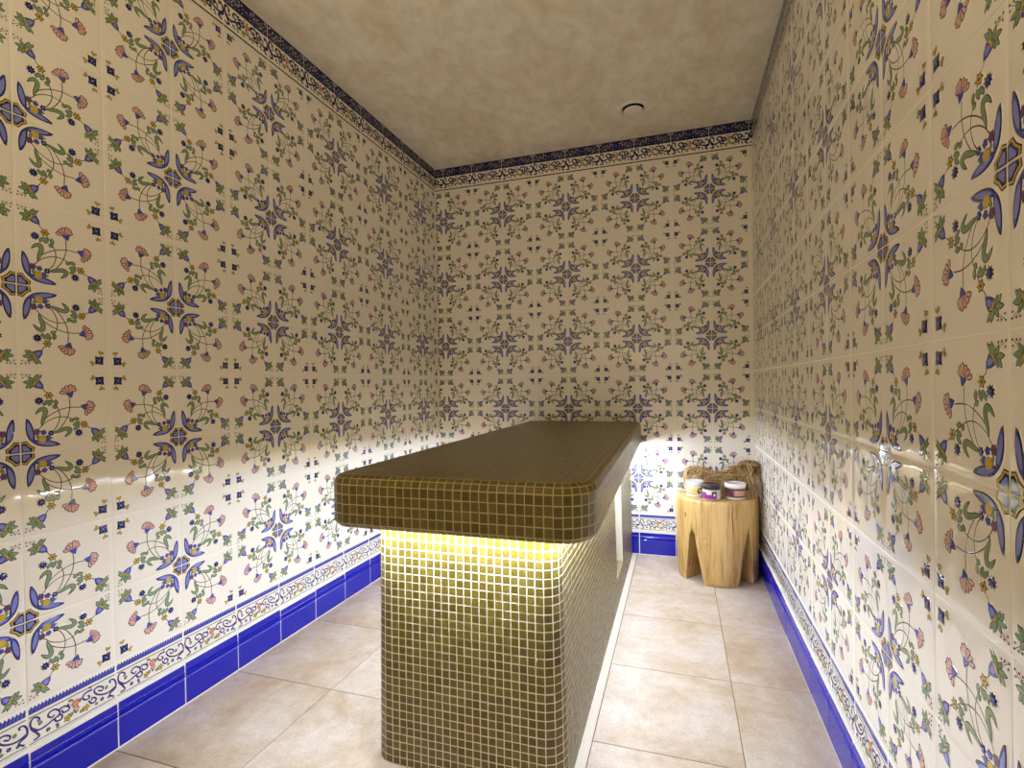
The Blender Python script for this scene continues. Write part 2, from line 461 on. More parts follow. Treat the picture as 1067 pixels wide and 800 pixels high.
# wall behind the camera: plain cream tiles
fb_ = Batch(); fb_.box((0, Y0-.1, 0), (W, Y0-.002, H), 1)
for i in range(10):
    for j in range(12):
        x0, x1 = i*.2+.001, min((i+1)*.2-.001, W); z0, z1 = j*.2+.001, min((j+1)*.2-.001, H)
        if x1 > x0: fb_.box((x0, Y0-.003, z0), (x1, Y0, z1), 0)
structure(fb_.build('wall_front', [cream, grout]))

# ------------------------------------------------------------------ floor
def floor_material():
    m = mat('stoneware_floor', (214, 194, 162), .42, .4)
    nt, N, K, b = nodes(m)
    v = mapping(nt)
    geo = N.new('ShaderNodeNewGeometry')
    off = N.new('ShaderNodeVectorMath'); off.operation = 'MULTIPLY_ADD'
    cb = N.new('ShaderNodeCombineXYZ')
    K.new(geo.outputs['Random Per Island'], cb.inputs[0]); K.new(geo.outputs['Random Per Island'], cb.inputs[1])
    off.inputs[1].default_value = (17, 31, 0)
    K.new(cb.outputs[0], off.inputs[0]); K.new(v, off.inputs[2])
    n1 = noise(nt, off.outputs[0], 4.2, 6, .6, .6); n2 = noise(nt, off.outputs[0], 26, 5, .7); n3 = noise(nt, v, 160, 2, .6)
    r1 = ramp(nt, n1.outputs['Fac'], [(.34, (184, 163, 136)), (.47, (196, 179, 158)), (.6, (206, 194, 180))])
    r2 = ramp(nt, n2.outputs['Fac'], [(.3, (222, 212, 202)), (.62, (255, 253, 250))])
    r3 = ramp(nt, n3.outputs['Fac'], [(.3, (226, 222, 216)), (.6, (255, 255, 255))])
    cur = r1.outputs['Color']
    for r, f in ((r2, .7), (r3, .6)):
        mx = N.new('ShaderNodeMix'); mx.data_type = 'RGBA'; mx.blend_type = 'MULTIPLY'; mx.inputs[0].default_value = f
        K.new(cur, mx.inputs[6]); K.new(r.outputs['Color'], mx.inputs[7]); cur = mx.outputs[2]
    K.new(cur, b.inputs['Base Color'])
    bp = N.new('ShaderNodeBump'); bp.inputs['Strength'].default_value = .15; bp.inputs['Distance'].default_value = .002
    K.new(n2.outputs['Fac'], bp.inputs['Height']); K.new(bp.outputs['Normal'], b.inputs['Normal'])
    return m
floor_m = floor_material()
joint = mat('floor_joint', (122, 102, 78), .8, .2)
strip_m = mat('floor_grout_strip', (206, 195, 178), .7, .3); add_bump(strip_m, 60, .3)
fl = Batch(); fl.box((-.05, Y0-.05, -.12), (W+.05, L+.05, -.0012), 1)
def ftile(x0, x1, y0, y1):
    x0, x1 = max(x0, 0)+.0011, min(x1, W)-.0011; y0, y1 = max(y0, Y0)+.0011, min(y1, L)-.0011
    if x1-x0 < .01 or y1-y0 < .01: return
    e = .0009
    V = [(x0, y0, -.0012), (x1, y0, -.0012), (x1, y1, -.0012), (x0, y1, -.0012), (x0+e, y0+e, 0), (x1-e, y0+e, 0), (x1-e, y1-e, 0), (x0+e, y1-e, 0)]
    fl.add(np.array(V), np.array([4,5,6,7, 0,1,5,4, 1,2,6,5, 2,3,7,6, 3,0,4,7]), np.full(5, 4), np.zeros(5, int), np.zeros(5, bool))
ys = [1.387+.4045*k for k in range(-6, 5)]
for y0, y1 in zip(ys, ys[1:]):
    ftile(-.02, .391, y0, y1); ftile(.391, .802, y0, y1); ftile(.802, 1.206 if y0 > 1.0 else 1.243, y0, y1)
    ftile(1.243, 1.631, y0, y1); ftile(1.631, W, y0, y1)
fl.box((1.18, 1.15, -.001), (1.2416, L, .0004), 2)
structure(fl.build('floor', [floor_m, joint, strip_m]))

# ------------------------------------------------------------------ ceiling
cm = mat('ceiling_plaster', (212, 198, 170), .75, .25)
nt, N, K, b = nodes(cm)
v = mapping(nt, (1, .7, 1)); n1 = noise(nt, v, 3.2, 6, .62, .8); n2 = noise(nt, v, 18, 4, .6, .5)
r1 = ramp(nt, n1.outputs['Fac'], [(.3, (232, 220, 196)), (.5, (246, 238, 219)), (.68, (252, 247, 236))])
r2 = ramp(nt, n2.outputs['Fac'], [(.3, (226, 222, 216)), (.6, (255, 255, 255))])
mx = N.new('ShaderNodeMix'); mx.data_type = 'RGBA'; mx.blend_type = 'MULTIPLY'; mx.inputs[0].default_value = .6
K.new(r1.outputs['Color'], mx.inputs[6]); K.new(r2.outputs['Color'], mx.inputs[7]); K.new(mx.outputs[2], b.inputs['Base Color'])
bp = N.new('ShaderNodeBump'); bp.inputs['Strength'].default_value = .3; bp.inputs['Distance'].default_value = .004
K.new(n1.outputs['Fac'], bp.inputs['Height']); K.new(bp.outputs['Normal'], b.inputs['Normal'])
ce = Batch(); ce.box((-.1, Y0-.1, H), (W+.1, L+.1, H+.1), 0)
structure(ce.build('ceiling', [cm]))

# ------------------------------------------------------------------ things
def empty(name, loc, label, cat, group=None):
    o = bpy.data.objects.new(name, None); COL.objects.link(o); o.location = loc; o.empty_display_size = .1
    o['label'] = label; o['category'] = cat
    if group: o['group'] = group
    return o
def tag(o, label, cat, group=None):
    o['label'] = label; o['category'] = cat
    if group: o['group'] = group
    return o
def lathe(b, prof, c=(0, 0, 0), mi=0, n=40, smooth=True, sharp=()):
    m = len(prof)
    V = np.array([(c[0]+r*math.cos(2*PI*k/n), c[1]+r*math.sin(2*PI*k/n), c[2]+z) for k in range(n) for r, z in prof])
    F = []
    for k in range(n):
        k2 = (k+1) % n
        for i in range(m-1): F += [k*m+i, k2*m+i, k2*m+i+1, k*m+i+1]
    b.add(V, np.array(F), np.full(n*(m-1), 4), np.full(n*(m-1), mi), np.full(n*(m-1), smooth))

# ---- mosaic
def mosaic_mat():
    m = mat('olive_gold_glass_mosaic', (130, 108, 40), .30, .5)
    nt, N, K, b = nodes(m)
    geo = N.new('ShaderNodeNewGeometry')
    r = ramp(nt, geo.outputs['Random Per Island'], [(0, (96, 80, 22)), (.25, (105, 89, 27)), (.55, (110, 94, 31)), (.85, (120, 105, 40)), (1, (100, 85, 24))])
    n = noise(nt, mapping(nt), 220, 3, .6)
    r2 = ramp(nt, n.outputs['Fac'], [(.3, (205, 205, 205)), (.65, (255, 255, 255))])
    mx = N.new('ShaderNodeMix'); mx.data_type = 'RGBA'; mx.blend_type = 'MULTIPLY'; mx.inputs[0].default_value = .8
    K.new(r.outputs['Color'], mx.inputs[6]); K.new(r2.outputs['Color'], mx.inputs[7]); K.new(mx.outputs[2], b.inputs['Base Color'])
    n3 = noise(nt, mapping(nt), 60, 2, .5)
    bp = N.new('ShaderNodeBump'); bp.inputs['Strength'].default_value = .10; bp.inputs['Distance'].default_value = .002
    K.new(n3.outputs['Fac'], bp.inputs['Height']); K.new(bp.outputs['Normal'], b.inputs['Normal'])
    return m
MOS = mosaic_mat(); MGR = mat('mosaic_grout', (232, 220, 198), .5, .4); MGS = mat('slab_grout', (190, 170, 116), .5, .4)
MPL = mat('lit_jamb_mosaic', (232, 222, 196), .25, .5)  # recess jamb mosaic, its strong light put into a paler colour
MMATS = [MOS, MGR, MPL, mat('recess_sill', (150, 128, 84), .5, .3)]
def mosaic(b, P, ss, ts, gap=.0027, rise=.0004, tilt=.00013, skip=None, mi=0):
    """P(s,t)->(point, normal) on the surface; one little tile for each cell of the ss x ts grid."""
    g = np.array([[P(s, t) for t in ts] for s in ss])          # [i,j,(p,n)]
    ni, nj = len(ss), len(ts)
    V = g[:, :, 0].reshape(-1, 3)-g[:, :, 1].reshape(-1, 3)*.0002
    F = []
    for i in range(ni-1):
        for j in range(nj-1):
            if skip and skip(i, j): continue
            F += [i*nj+j, (i+1)*nj+j, (i+1)*nj+j+1, i*nj+j+1]
    b.add(V, np.array(F), np.full(len(F)//4, 4), np.ones(len(F)//4, int), np.ones(len(F)//4, bool))
    for i in range(ni-1):
        for j in range(nj-1):
            if skip and skip(i, j): continue
            q = np.array([g[i, j], g[i+1, j], g[i+1, j+1], g[i, j+1]]); p, n = q[:, 0], q[:, 1]
            c = p.mean(0); nm = n.mean(0); nm /= np.linalg.norm(nm)
            e1, e2 = p[1]-p[0], p[3]-p[0]
            l1, l2 = max(np.linalg.norm(e1), 1e-6), max(np.linalg.norm(e2), 1e-6)
            if min(l1, l2) < .004 and min(np.linalg.norm(p[2]-p[3]), np.linalg.norm(p[2]-p[1])) < .004: continue
            k1, k2 = min(.5, gap/2/l1), min(.5, gap/2/l2)
            def at(u, v): return (p[0]*(1-u)*(1-v)+p[1]*u*(1-v)+p[2]*u*v+p[3]*(1-u)*v)
            jx, jy = rnd.gauss(0, .012), rnd.gauss(0, .012)
            base = [at(k1+jx, k2+jy), at(1-k1+jx, k2+jy), at(1-k1+jx, 1-k2+jy), at(k1+jx, 1-k2+jy)]
            m1, m2 = k1+.0005/l1, k2+.0005/l2
            top = [at(m1+jx, m2+jy), at(1-m1+jx, m2+jy), at(1-m1+jx, 1-m2+jy), at(m1+jx, 1-m2+jy)]
            ta, tb = rnd.gauss(0, tilt), rnd.gauss(0, tilt)
            hs = [ta+tb, -ta+tb, -ta-tb, ta-tb]
            V = np.array(base+[t+nm*(rise+h) for t, h in zip(top, hs)])
            b.add(V, np.array([4,5,6,7, 0,1,5,4, 1,2,6,5, 2,3,7,6, 3,0,4,7]), np.full(5, 4), np.full(5, mi), np.zeros(5, bool))

table = empty('massage_table', (.95, 2.0, 0), 'long olive gold mosaic slab table on a narrower mosaic pedestal, lit underneath', 'massage table')
TO = np.array((.95, 2.0, 0))

class Path:
    """plan outline: up the left side, round the front, back along the right side; offset inward by d"""
    def __init__(s, x0, x1, y0, y1, rl, rr): s.a = (x0, x1, y0, y1, rl, rr); s.len = s.total()
    def segs(s):
        x0, x1, y0, y1, rl, rr = s.a
        return [('l', y1-y0-rl), ('al', rl*PI/2), ('f', x1-x0-rl-rr), ('ar', rr*PI/2), ('r', y1-y0-rr)]
    def total(s): return sum(q for _, q in s.segs())
    def at(s, t, d=0):
        x0, x1, y0, y1, rl, rr = s.a
        for n, q in s.segs():
            if t <= q+1e-9 or n == 'r':
                if n == 'l': p, nr = (x0, y1-t), (-1, 0)
                elif n == 'al':
                    a = PI+t/rl; p, nr = (x0+rl+rl*math.cos(a), y0+rl+rl*math.sin(a)), (math.cos(a), math.sin(a))
                elif n == 'f': p, nr = (x0+rl+t, y0), (0, -1)
                elif n == 'ar':
                    a = 1.5*PI+t/rr; p, nr = (x1-rr+rr*math.cos(a), y0+rr+rr*math.sin(a)), (math.cos(a), math.sin(a))
                else: p, nr = (x1, y0+rr+t), (1, 0)
                return np.array((p[0]-nr[0]*d, p[1]-nr[1]*d, 0)), np.array((nr[0], nr[1], 0))
            t -= q

PT, PTP = .0215, .0205
SX0, SX1, SY0, SY1 = .630, 1.305, 1.07, 2.996
SZ0, SZF, SZT = .632, .740, .762
FR = SZT-SZF
slab_path = Path(SX0, SX1, SY0, SY1, .062, .085)
skew = lambda p: np.array((p[0]-.018*(p[1]-SY0), p[1], p[2]))-TO
def slab_side(s, t):
    # t: 0..h along the face, then round the top edge
    br = .012; h = SZF-SZ0
    if t < 0:                        # lower rounding
        a = -t/br; p, n = slab_path.at(s, br-br*math.cos(min(a, PI/2)))
        p = p+np.array((0, 0, SZ0+br-br*math.sin(min(a, PI/2)))); nn = n*math.cos(a)-np.array((0, 0, math.sin(a)))
    elif t <= h-br:
        p, n = slab_path.at(s); p = p+np.array((0, 0, SZ0+br+t)); nn = n
    else:
        a = min((t-(h-br))/FR, PI/2); p, n = slab_path.at(s, FR-FR*math.cos(a)); p = p+np.array((0, 0, SZF+FR*math.sin(a))); nn = n*math.cos(a)+np.array((0, 0, math.sin(a)))
    return skew(p), nn
def steps(a, b, pitch):
    n = max(1, round((b-a)/pitch)); return [a+(b-a)*i/n for i in range(n+1)]
sl = Batch()
h = SZF-SZ0-.012
ts = [-.012*PI/2]+[0]+steps(0, h, PT)[1:]+[h+FR*PI/4, h+FR*PI/2]
ts[1] = 0
S_ALL = steps(0, slab_path.len, PT)
mosaic(sl, slab_side, S_ALL, ts)
# top field: cells of a straight grid trimmed to the inner outline
ix0, ix1, iy0, iy1 = SX0+FR, SX1-FR, SY0+FR, SY1
xs, ys2 = steps(ix0, ix1, PT), steps(iy0, iy1, PT)
irl, irr = .062-FR, .085-FR
def clampxy(x, y):
    for cx, r, sgn in ((ix0+irl, irl, -1), (ix1-irr, irr, 1)):
        cy = iy0+r
        if (x-cx)*sgn > 0 and y < cy:
            d = math.hypot(x-cx, y-cy)
            m = max(abs(x-cx), abs(y-cy))
            if d > 1e-9:
                k = m/d; return cx+(x-cx)*k, cy+(y-cy)*k
    return x, y
def slab_top(s, t):
    x, y = clampxy(s, t)
    return skew(np.array((x, y, SZT))), np.array((0, 0, 1.))
mosaic(sl, slab_top, xs, ys2, .0014, .0004, .00008)
# underside
us = [slab_side(s, ts[0])[0] for s in steps(0, slab_path.len, .03)]
sl.face([np.array((p[0], p[1], SZ0)) for p in us][::-1], 1)
bk = [slab_side(0, t)[0] for t in ts]; bk2 = [slab_side(slab_path.len, t)[0] for t in ts]
sl.face(bk2[::-1]+bk, 1)
slab_o = sl.build('slab', [MOS, MGS], table)

# pedestal with a shallow recess near the back of its right side
PX0, PX1, PY0, PY1, PZ = .708, 1.205, 1.166, 2.996, SZ0-.001
ped = Path(PX0, PX1, PY0, PY1, .05, .045)
NY0, NY1, NZ0, NZ1 = 2.255, 2.500, .12, .56
def pedf(s, t):
    p, n = ped.at(s, -.010*max(0, 1-t/PZ)); p = p+np.array((0, 0, t)); return p-TO, n
sr = sum(q for _, q in ped.segs()[:4])+(NY0-PY0-.045)
sa = sr; sb_ = sr+NY1-NY0
S = steps(0, sa, PTP)+steps(sa, sb_, PTP)[1:]+steps(sb_, ped.len, PTP)[1:]
Z = steps(0, NZ0, PTP)+steps(NZ0, NZ1, PTP)[1:]+steps(NZ1, PZ, PTP)[1:]
def in_niche(i, j):
    s, t = (S[i]+S[i+1])/2, (Z[j]+Z[j+1])/2
    return sa < s < sb_ and NZ0 < t < NZ1
pb = Batch(); mosaic(pb, pedf, S, Z, .0027, .0004, .00016, in_niche)
ND = .034
xo = lambda t: pedf(sa+.01, t)[0][0]+TO[0]
bk1 = [(PX1-ND, NY0, NZ0), (PX1-ND, NY1, NZ0), (PX1-ND, NY1, NZ1), (PX1-ND, NY0, NZ1)]
for yy, sgn in ((NY1, -1), (NY0, 1)):
    def jamb(s, t, yy=yy, sgn=sgn):
        return np.array((xo(t)-ND*(1-s), yy, t))-TO, np.array((0, sgn, 0.))
    mosaic(pb, jamb, ([0, .30, 1] if sgn < 0 else [1, .30, 0]), steps(NZ0, NZ1, PTP), .0024, mi=2)
for zz, sgn in ((NZ0, 1), (NZ1, -1)):
    q = [np.array((PX1-ND, NY0, zz))-TO, np.array((xo(zz), NY0, zz))-TO, np.array((xo(zz), NY1, zz))-TO, np.array((PX1-ND, NY1, zz))-TO]
    pb.face(q if sgn > 0 else q[::-1], 3)
pb.face([pedf(s, 0)[0] for s in S][::-1], 1); pb.face([pedf(s, PZ)[0] for s in S], 1)
pedestal = pb.build('pedestal', MMATS, table); pedestal['label'] = 'mosaic pedestal with a shallow recess near its back end'
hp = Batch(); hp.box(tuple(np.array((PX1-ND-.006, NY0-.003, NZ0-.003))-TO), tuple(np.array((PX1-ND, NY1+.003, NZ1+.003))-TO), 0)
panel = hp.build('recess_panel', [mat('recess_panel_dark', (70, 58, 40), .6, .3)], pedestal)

# led strip under the overhang
led_m = bpy.data.materials.new('led_strip_light'); led_m.use_nodes = True
nb = led_m.node_tree.nodes['Principled BSDF']
nb.inputs['Base Color'].default_value = (1, 1, 1, 1)
LED_STRENGTH = 172
nb.inputs['Emission Color'].default_value = (.83, .95, 1.18, 1); nb.inputs['Emission Strength'].default_value = LED_STRENGTH
LO = .050
lp = Path(PX0-LO+.012, PX1+LO-.012, PY0-LO, PY1-.004, .07, .07)
lb_ = Batch(); ss = steps(0, lp.len, .03); prof = []
hw, hh = .006, .0030
zc = SZ0-.0034
V = []
for s in ss:
    p, n = lp.at(s)
    for dn, dz in ((-hw, hh), (-hw, -hh*.4), (-hw*.3, -hh), (hw*.5, -hh), (hw, -hh*.3), (hw, hh)):
        V.append(p+n*dn+np.array((0, 0, zc+dz))-TO)
m = 6; F = []
for i in range(len(ss)-1):
    for j in range(m):
        k = (j+1) % m; F += [i*m+j, i*m+k, (i+1)*m+k, (i+1)*m+j]
lb_.add(np.array(V), np.array(F), np.full(len(F)//4, 4), np.zeros(len(F)//4, int), np.zeros(len(F)//4, bool))
for e, o in ((0, 1), (len(ss)-1, -1)):
    f = np.arange(m)+e*m; lb_.add(np.array(V), f if o > 0 else f[::-1], np.array([m]), np.array([0]), np.array([False]))
led = lb_.build('led_strip', [led_m], table); led['label'] = 'glowing white light strip'

# ---- log stool
wood = mat('pale_log_wood', (214, 184, 126), .55, .3)
nt, N, K, b = nodes(wood)
v = mapping(nt, (1, 1, .10)); n1 = noise(nt, v, 16, 5, .6, .5); n2 = noise(nt, mapping(nt, (1, 1, .05)), 90, 3, .6, .2); n3 = noise(nt, mapping(nt, (1, 1, .5)), 9, 4, .65, 1.2)
r1 = ramp(nt, n1.outputs['Fac'], [(.28, (168, 130, 74)), (.45, (200, 164, 102)), (.62, (216, 184, 126))])
r2 = ramp(nt, n2.outputs['Fac'], [(.28, (176, 150, 112)), (.46, (255, 252, 246)), (.7, (255, 255, 255))])
r3 = ramp(nt, n3.outputs['Fac'], [(.26, (156, 128, 84)), (.4, (255, 255, 255))])
cur = r1.outputs['Color']
for r, f in ((r2, .75), (r3, .6)):
    mx = N.new('ShaderNodeMix'); mx.data_type = 'RGBA'; mx.blend_type = 'MULTIPLY'; mx.inputs[0].default_value = f
    K.new(cur, mx.inputs[6]); K.new(r.outputs['Color'], mx.inputs[7]); cur = mx.outputs[2]
K.new(cur, b.inputs['Base Color'])
bp = N.new('ShaderNodeBump'); bp.inputs['Strength'].default_value = .35; bp.inputs['Distance'].default_value = .003
K.new(n1.outputs['Fac'], bp.inputs['Height']); K.new(bp.outputs['Normal'], b.inputs['Normal'])
endg = mat('log_end_grain', (204, 176, 124), .6, .25)
nt, N, K, b = nodes(endg)
v = mapping(nt); wv = N.new('ShaderNodeTexWave'); wv.wave_type = 'RINGS'; wv.rings_direction = 'Z'
wv.inputs['Scale'].default_value = 22; wv.inputs['Distortion'].default_value = 3; wv.inputs['Detail'].default_value = 3; K.new(v, wv.inputs['Vector'])
r1 = ramp(nt, wv.outputs['Fac'], [(.2, (186, 154, 100)), (.7, (216, 188, 136))])
n1 = noise(nt, v, 7, 4, .6, .5); r2 = ramp(nt, n1.outputs['Fac'], [(.34, (96, 78, 62)), (.48, (255, 255, 255))])
mx = N.new('ShaderNodeMix'); mx.data_type = 'RGBA'; mx.blend_type = 'MULTIPLY'; mx.inputs[0].default_value = .85
K.new(r1.outputs['Color'], mx.inputs[6]); K.new(r2.outputs['Color'], mx.inputs[7]); K.new(mx.outputs[2], b.inputs['Base Color'])
crack_m = mat('log_crack', (62, 46, 30), .9, .1)

STX, STY, STR, STH = 1.652, 2.792, .197, .408
def stool_mesh():
    n = 96; zs = [0, .006, .02, .08, .16, .24, .30, .36, STH-.014, STH-.004, STH]
    bm = bmesh.new(); rings = []
    def rad(a, z):
        r = STR*(1+.012*math.sin(3*a+.5)+.010*math.sin(5*a+2)+.006*math.sin(9*a+1))
        r *= .965+.035*math.sin(PI*min(1, z/STH)*.55+.2)
        if z > STH-.012: r -= (.004 if z < STH-.001 else .011)
        if z < .012: r -= .004
        return r
    for z in zs: rings.append([bm.verts.new((rad(2*PI*k/n, z)*math.cos(2*PI*k/n), rad(2*PI*k/n, z)*math.sin(2*PI*k/n), z)) for k in range(n)])
    for i in range(len(zs)-1):
        for k in range(n):
            f = bm.faces.new((rings[i][k], rings[i][(k+1) % n], rings[i+1][(k+1) % n], rings[i+1][k])); f.smooth = True
    bm.faces.new(rings[0][::-1]); bm.faces.new(rings[-1]).material_index = 1
    bmesh.ops.recalc_face_normals(bm, faces=bm.faces)
    me = bpy.data.meshes.new('log_stool'); bm.to_mesh(me); bm.free()
    return me
def wedge(angle, wl, wr, zt, hole_off=0):
    """prism with an arched inverted-V section running along direction `angle`"""
    sec = [(-wl, -.05), (wr, -.05), (wr*.98, .0), (wr*.62, zt*.45), (wr*.40, zt*.75), (wr*.26, zt*.92), (0, zt), (-wl*.22, zt*.93), (-wl*.36, zt*.78), (-wl*.66, zt*.42), (-wl*.98, 0)]
    bm = bmesh.new(); d = np.array((math.cos(angle), math.sin(angle))); nr = np.array((-d[1], d[0]))
    rings = []
    for t in (-.35, .35):
        rings.append([bm.verts.new((d[0]*t+nr[0]*s, d[1]*t+nr[1]*s, z)) for s, z in sec])
    m = len(sec)
    for i in range(m): bm.faces.new((rings[0][i], rings[0][(i+1) % m], rings[1][(i+1) % m], rings[1][i]))
    bm.faces.new(rings[0][::-1]); bm.faces.new(rings[1])
    bmesh.ops.recalc_face_normals(bm, faces=bm.faces)
    me = bpy.data.meshes.new('cut'); bm.to_mesh(me); bm.free()
    o = bpy.data.objects.new('cut', me); COL.objects.link(o); return o
st = bpy.data.objects.new('log_stool', stool_mesh()); COL.objects.link(st)
st.data.materials.append(wood); st.data.materials.append(endg)
A1, A2 = math.radians(-90-38), math.radians(-90+46)
cuts = [wedge(A1, .045, .060, .262), wedge(A2, .060, .045, .262)]
for c in cuts:
    md = st.modifiers.new('cut', 'BOOLEAN'); md.operation = 'DIFFERENCE'; md.object = c; md.solver = 'EXACT'
bpy.context.view_layer.update()
dg = bpy.context.evaluated_depsgraph_get()
me = bpy.data.meshes.new_from_object(st.evaluated_get(dg)); st.modifiers.clear(); st.data = me; me.name = 'log_stool'
while len(me.materials) < 2: me.materials.append(endg)
me.materials[0] = wood; me.materials[1] = endg
for c in cuts: bpy.data.objects.remove(c)
stool = st; stool.location = (STX, STY, 0)
tag(stool, 'pale wooden log stool with four carved legs standing in the back right corner', 'stool')
# drying cracks and knots in the log, thin wedges let into its face
def crack(ang, z0, z1, wd, wob, name='crack'):
    b = Batch(); n = 14; V = []
    for i in range(n+1):
        t = i/n; z = z0+(z1-z0)*t; w = wd*(math.sin(PI*min(1, t*.92+.05))**.6); a = ang+wob*math.sin(t*7)+wob*.6*math.sin(t*17)
        r = STR*(1+.012*math.sin(3*a+.5)+.010*math.sin(5*a+2)+.006*math.sin(9*a+1))*(.965+.035*math.sin(PI*min(1, z/STH)*.55+.2))
        if z > STH-.012: r -= .004
        for da, dr in ((-w/2, -.004), (-w/2, .0006), (w/2, .0006), (w/2, -.004)):
            q = a+da/r; V.append((math.cos(q)*(r+dr), math.sin(q)*(r+dr), z))
    F = []
    for i in range(n):
        for j in range(4):
            k = (j+1) % 4; F += [i*4+j, i*4+k, (i+1)*4+k, (i+1)*4+j]
    F2 = [3, 2, 1, 0, n*4, n*4+1, n*4+2, n*4+3]
    b.add(np.array(V), np.array(F+F2), np.full(len(F)//4+2, 4), np.zeros(len(F)//4+2, int), np.zeros(len(F)//4+2, bool))
    o = b.build(name, [crack_m], stool); return o
d0 = -PI/2
crack(d0+.32, .235, STH-.004, .0030, .010); crack(d0+.06, .02, .20, .0016, .012); crack(d0-.22, .10, .39, .0012, .010); crack(d0+.36, .05, .20, .0013, .02)
crack(d0-.86, .312, .340, .0055, .0, 'knot')

# ---- jars on the stool
def patch(b, r, a0, a1, z0, z1, mi, off=.0005, n=14):
    V = []
    for i in range(n+1):
        a = a0+(a1-a0)*i/n
        V += [(math.cos(a)*(r+off), math.sin(a)*(r+off), z0), (math.cos(a)*(r+off), math.sin(a)*(r+off), z1), (math.cos(a)*(r-.001), math.sin(a)*(r-.001), z1), (math.cos(a)*(r-.001), math.sin(a)*(r-.001), z0)]
    F = []
    for i in range(n):
        for j in range(4):
            k = (j+1) % 4; F += [i*4+j, (i+1)*4+j, (i+1)*4+k, i*4+k]
    F += [0, 1, 2, 3, n*4+3, n*4+2, n*4+1, n*4]
    b.add(np.array(V), np.array(F), np.full(len(F)//4, 4), np.full(len(F)//4, mi), np.zeros(len(F)//4, bool))
def round_patch(b, r, ac, zc, rad, mi, off, pts=14, squash=1):
    V = [(math.cos(ac+rad*squash*math.cos(t)/r)*(r+off), math.sin(ac+rad*squash*math.cos(t)/r)*(r+off), zc+rad*math.sin(t)) for t in [2*PI*k/pts for k in range(pts)]]
    b.face(V, mi)
def jar(name, loc, rot, R, hb, Rl, hl, body_m, lid_m, label_f, label, group):
    o = empty(name, loc, label, 'jar', group); o.rotation_euler.z = rot
    b = Batch(); lathe(b, [(0, 0), (R*.86, 0), (R*.95, .002), (R, .008), (R, hb-.004), (R*.95, hb), (0, hb)], n=36); b.build('body', [body_m], o)
    b = Batch(); lathe(b, [(0, hb), (Rl*.97, hb), (Rl, hb+.0015), (Rl, hb+hl-.003), (Rl*.95, hb+hl), (Rl*.9, hb+hl), (Rl*.88, hb+hl-.0012), (0, hb+hl-.0012)], n=40); b.build('lid', [lid_m], o)
    ms = {}
    b = Batch(); order = label_f(b, R); b.build('paper_label', order, o)
    return o
J = lambda n, c, r=.4: mat(n, c, r, .45)
jw, jd, jc = J('jar_lid_white', (240, 238, 234), .35), J('jar_lid_dark', (58, 44, 46), .3), J('jar_body_pale', (226, 220, 206), .25)
jp = J('jar_body_plum', (206, 190, 196), .2)
fa = -PI/2
def lab_green(b, R):
    patch(b, R, fa-1.25, fa+1.15, .014, .052, 0); patch(b, R, fa-1.2, fa+.2, .016, .022, 1, .0009); patch(b, R, fa-.9, fa+.1, .030, .033, 2, .0009); patch(b, R, fa-.9, fa-.1, .036, .038, 2, .0009)
    round_patch(b, R, fa+.52, .034, .014, 3, .0010, 12); round_patch(b, R, fa+.78, .041, .009, 4, .0013, 9); round_patch(b, R, fa+.40, .026, .008, 4, .0013, 9)
    return [J('label_peach', (240, 206, 150)), J('label_orange', (226, 150, 92)), J('label_brown_lines', (170, 140, 110)), J('label_leaf', (84, 130, 40)), J('label_leaf_dark', (56, 96, 26))]
def lab_purple(b, R):
    patch(b, R, fa-1.35, fa+1.35, .006, .044, 0); patch(b, R, fa-1.35, fa+.62, .006, .027, 1, .0009); patch(b, R, fa-1.35, fa-.55, .027, .038, 5, .0009)
    patch(b, R, fa+.06, fa+.62, .02, .042, 4, .0011)
    round_patch(b, R, fa-.28, .036, .0098, 2, .0014); round_patch(b, R, fa+.34, .027, .0072, 3, .0016); round_patch(b, R, fa+.34, .027, .0045, 2, .0018)
    for k in range(3): patch(b, R, fa+.78, fa+1.12, .012+.009*k, .0145+.009*k, 6, .0010)
    return [J('label_white', (222, 218, 214)), J('label_magenta', (146, 48, 136)), J('label_cream_disc', (236, 222, 190)), J('label_rose', (196, 130, 150)), J('label_plum_dark', (52, 34, 60)), J('label_violet', (112, 66, 140)), J('label_grey_lines', (168, 164, 160))]
def lab_brown(b, R):
    patch(b, R, fa-1.3, fa+1.3, .012, .056, 0); patch(b, R, fa-.12, fa+1.28, .020, .046, 1, .0009); patch(b, R, fa-.02, fa+.95, .037, .041, 2, .0012); patch(b, R, fa-.02, fa+.95, .026, .029, 2, .0012)
    round_patch(b, R, fa-.55, .038, .011, 3, .0010, 9); round_patch(b, R, fa-.80, .026, .009, 4, .0011, 9); round_patch(b, R, fa-.35, .024, .007, 3, .0012, 8)
    return [J('label_plum_brown', (104, 62, 66)), J('label_dusty_pink', (176, 122, 108)), J('label_pale_lines', (222, 190, 170)), J('label_berry', (84, 34, 60)), J('label_berry_red', (136, 74, 84))]
tilt = lambda x, y: math.atan2(x-1.4824, y)*-1
gz = STH
jar('jar', (1.553, 2.724, gz), tilt(1.553, 2.724), .042, .058, .0435, .020, jc, jw, lab_green, 'white lidded jar with green leaf and peach label, leftmost on the stool', 'cosmetic jars on the log stool')
jar('jar', (1.625, 2.672, gz), tilt(1.625, 2.672), .0425, .050, .0425, .024, jp, jd, lab_purple, 'dark lidded jar with magenta and white label at the front of the stool', 'cosmetic jars on the log stool')
jar('jar', (1.737, 2.706, gz), tilt(1.737, 2.706), .047, .060, .0485, .018, jc, jw, lab_brown, 'white lidded jar with plum brown and pink label, rightmost on the stool', 'cosmetic jars on the log stool')

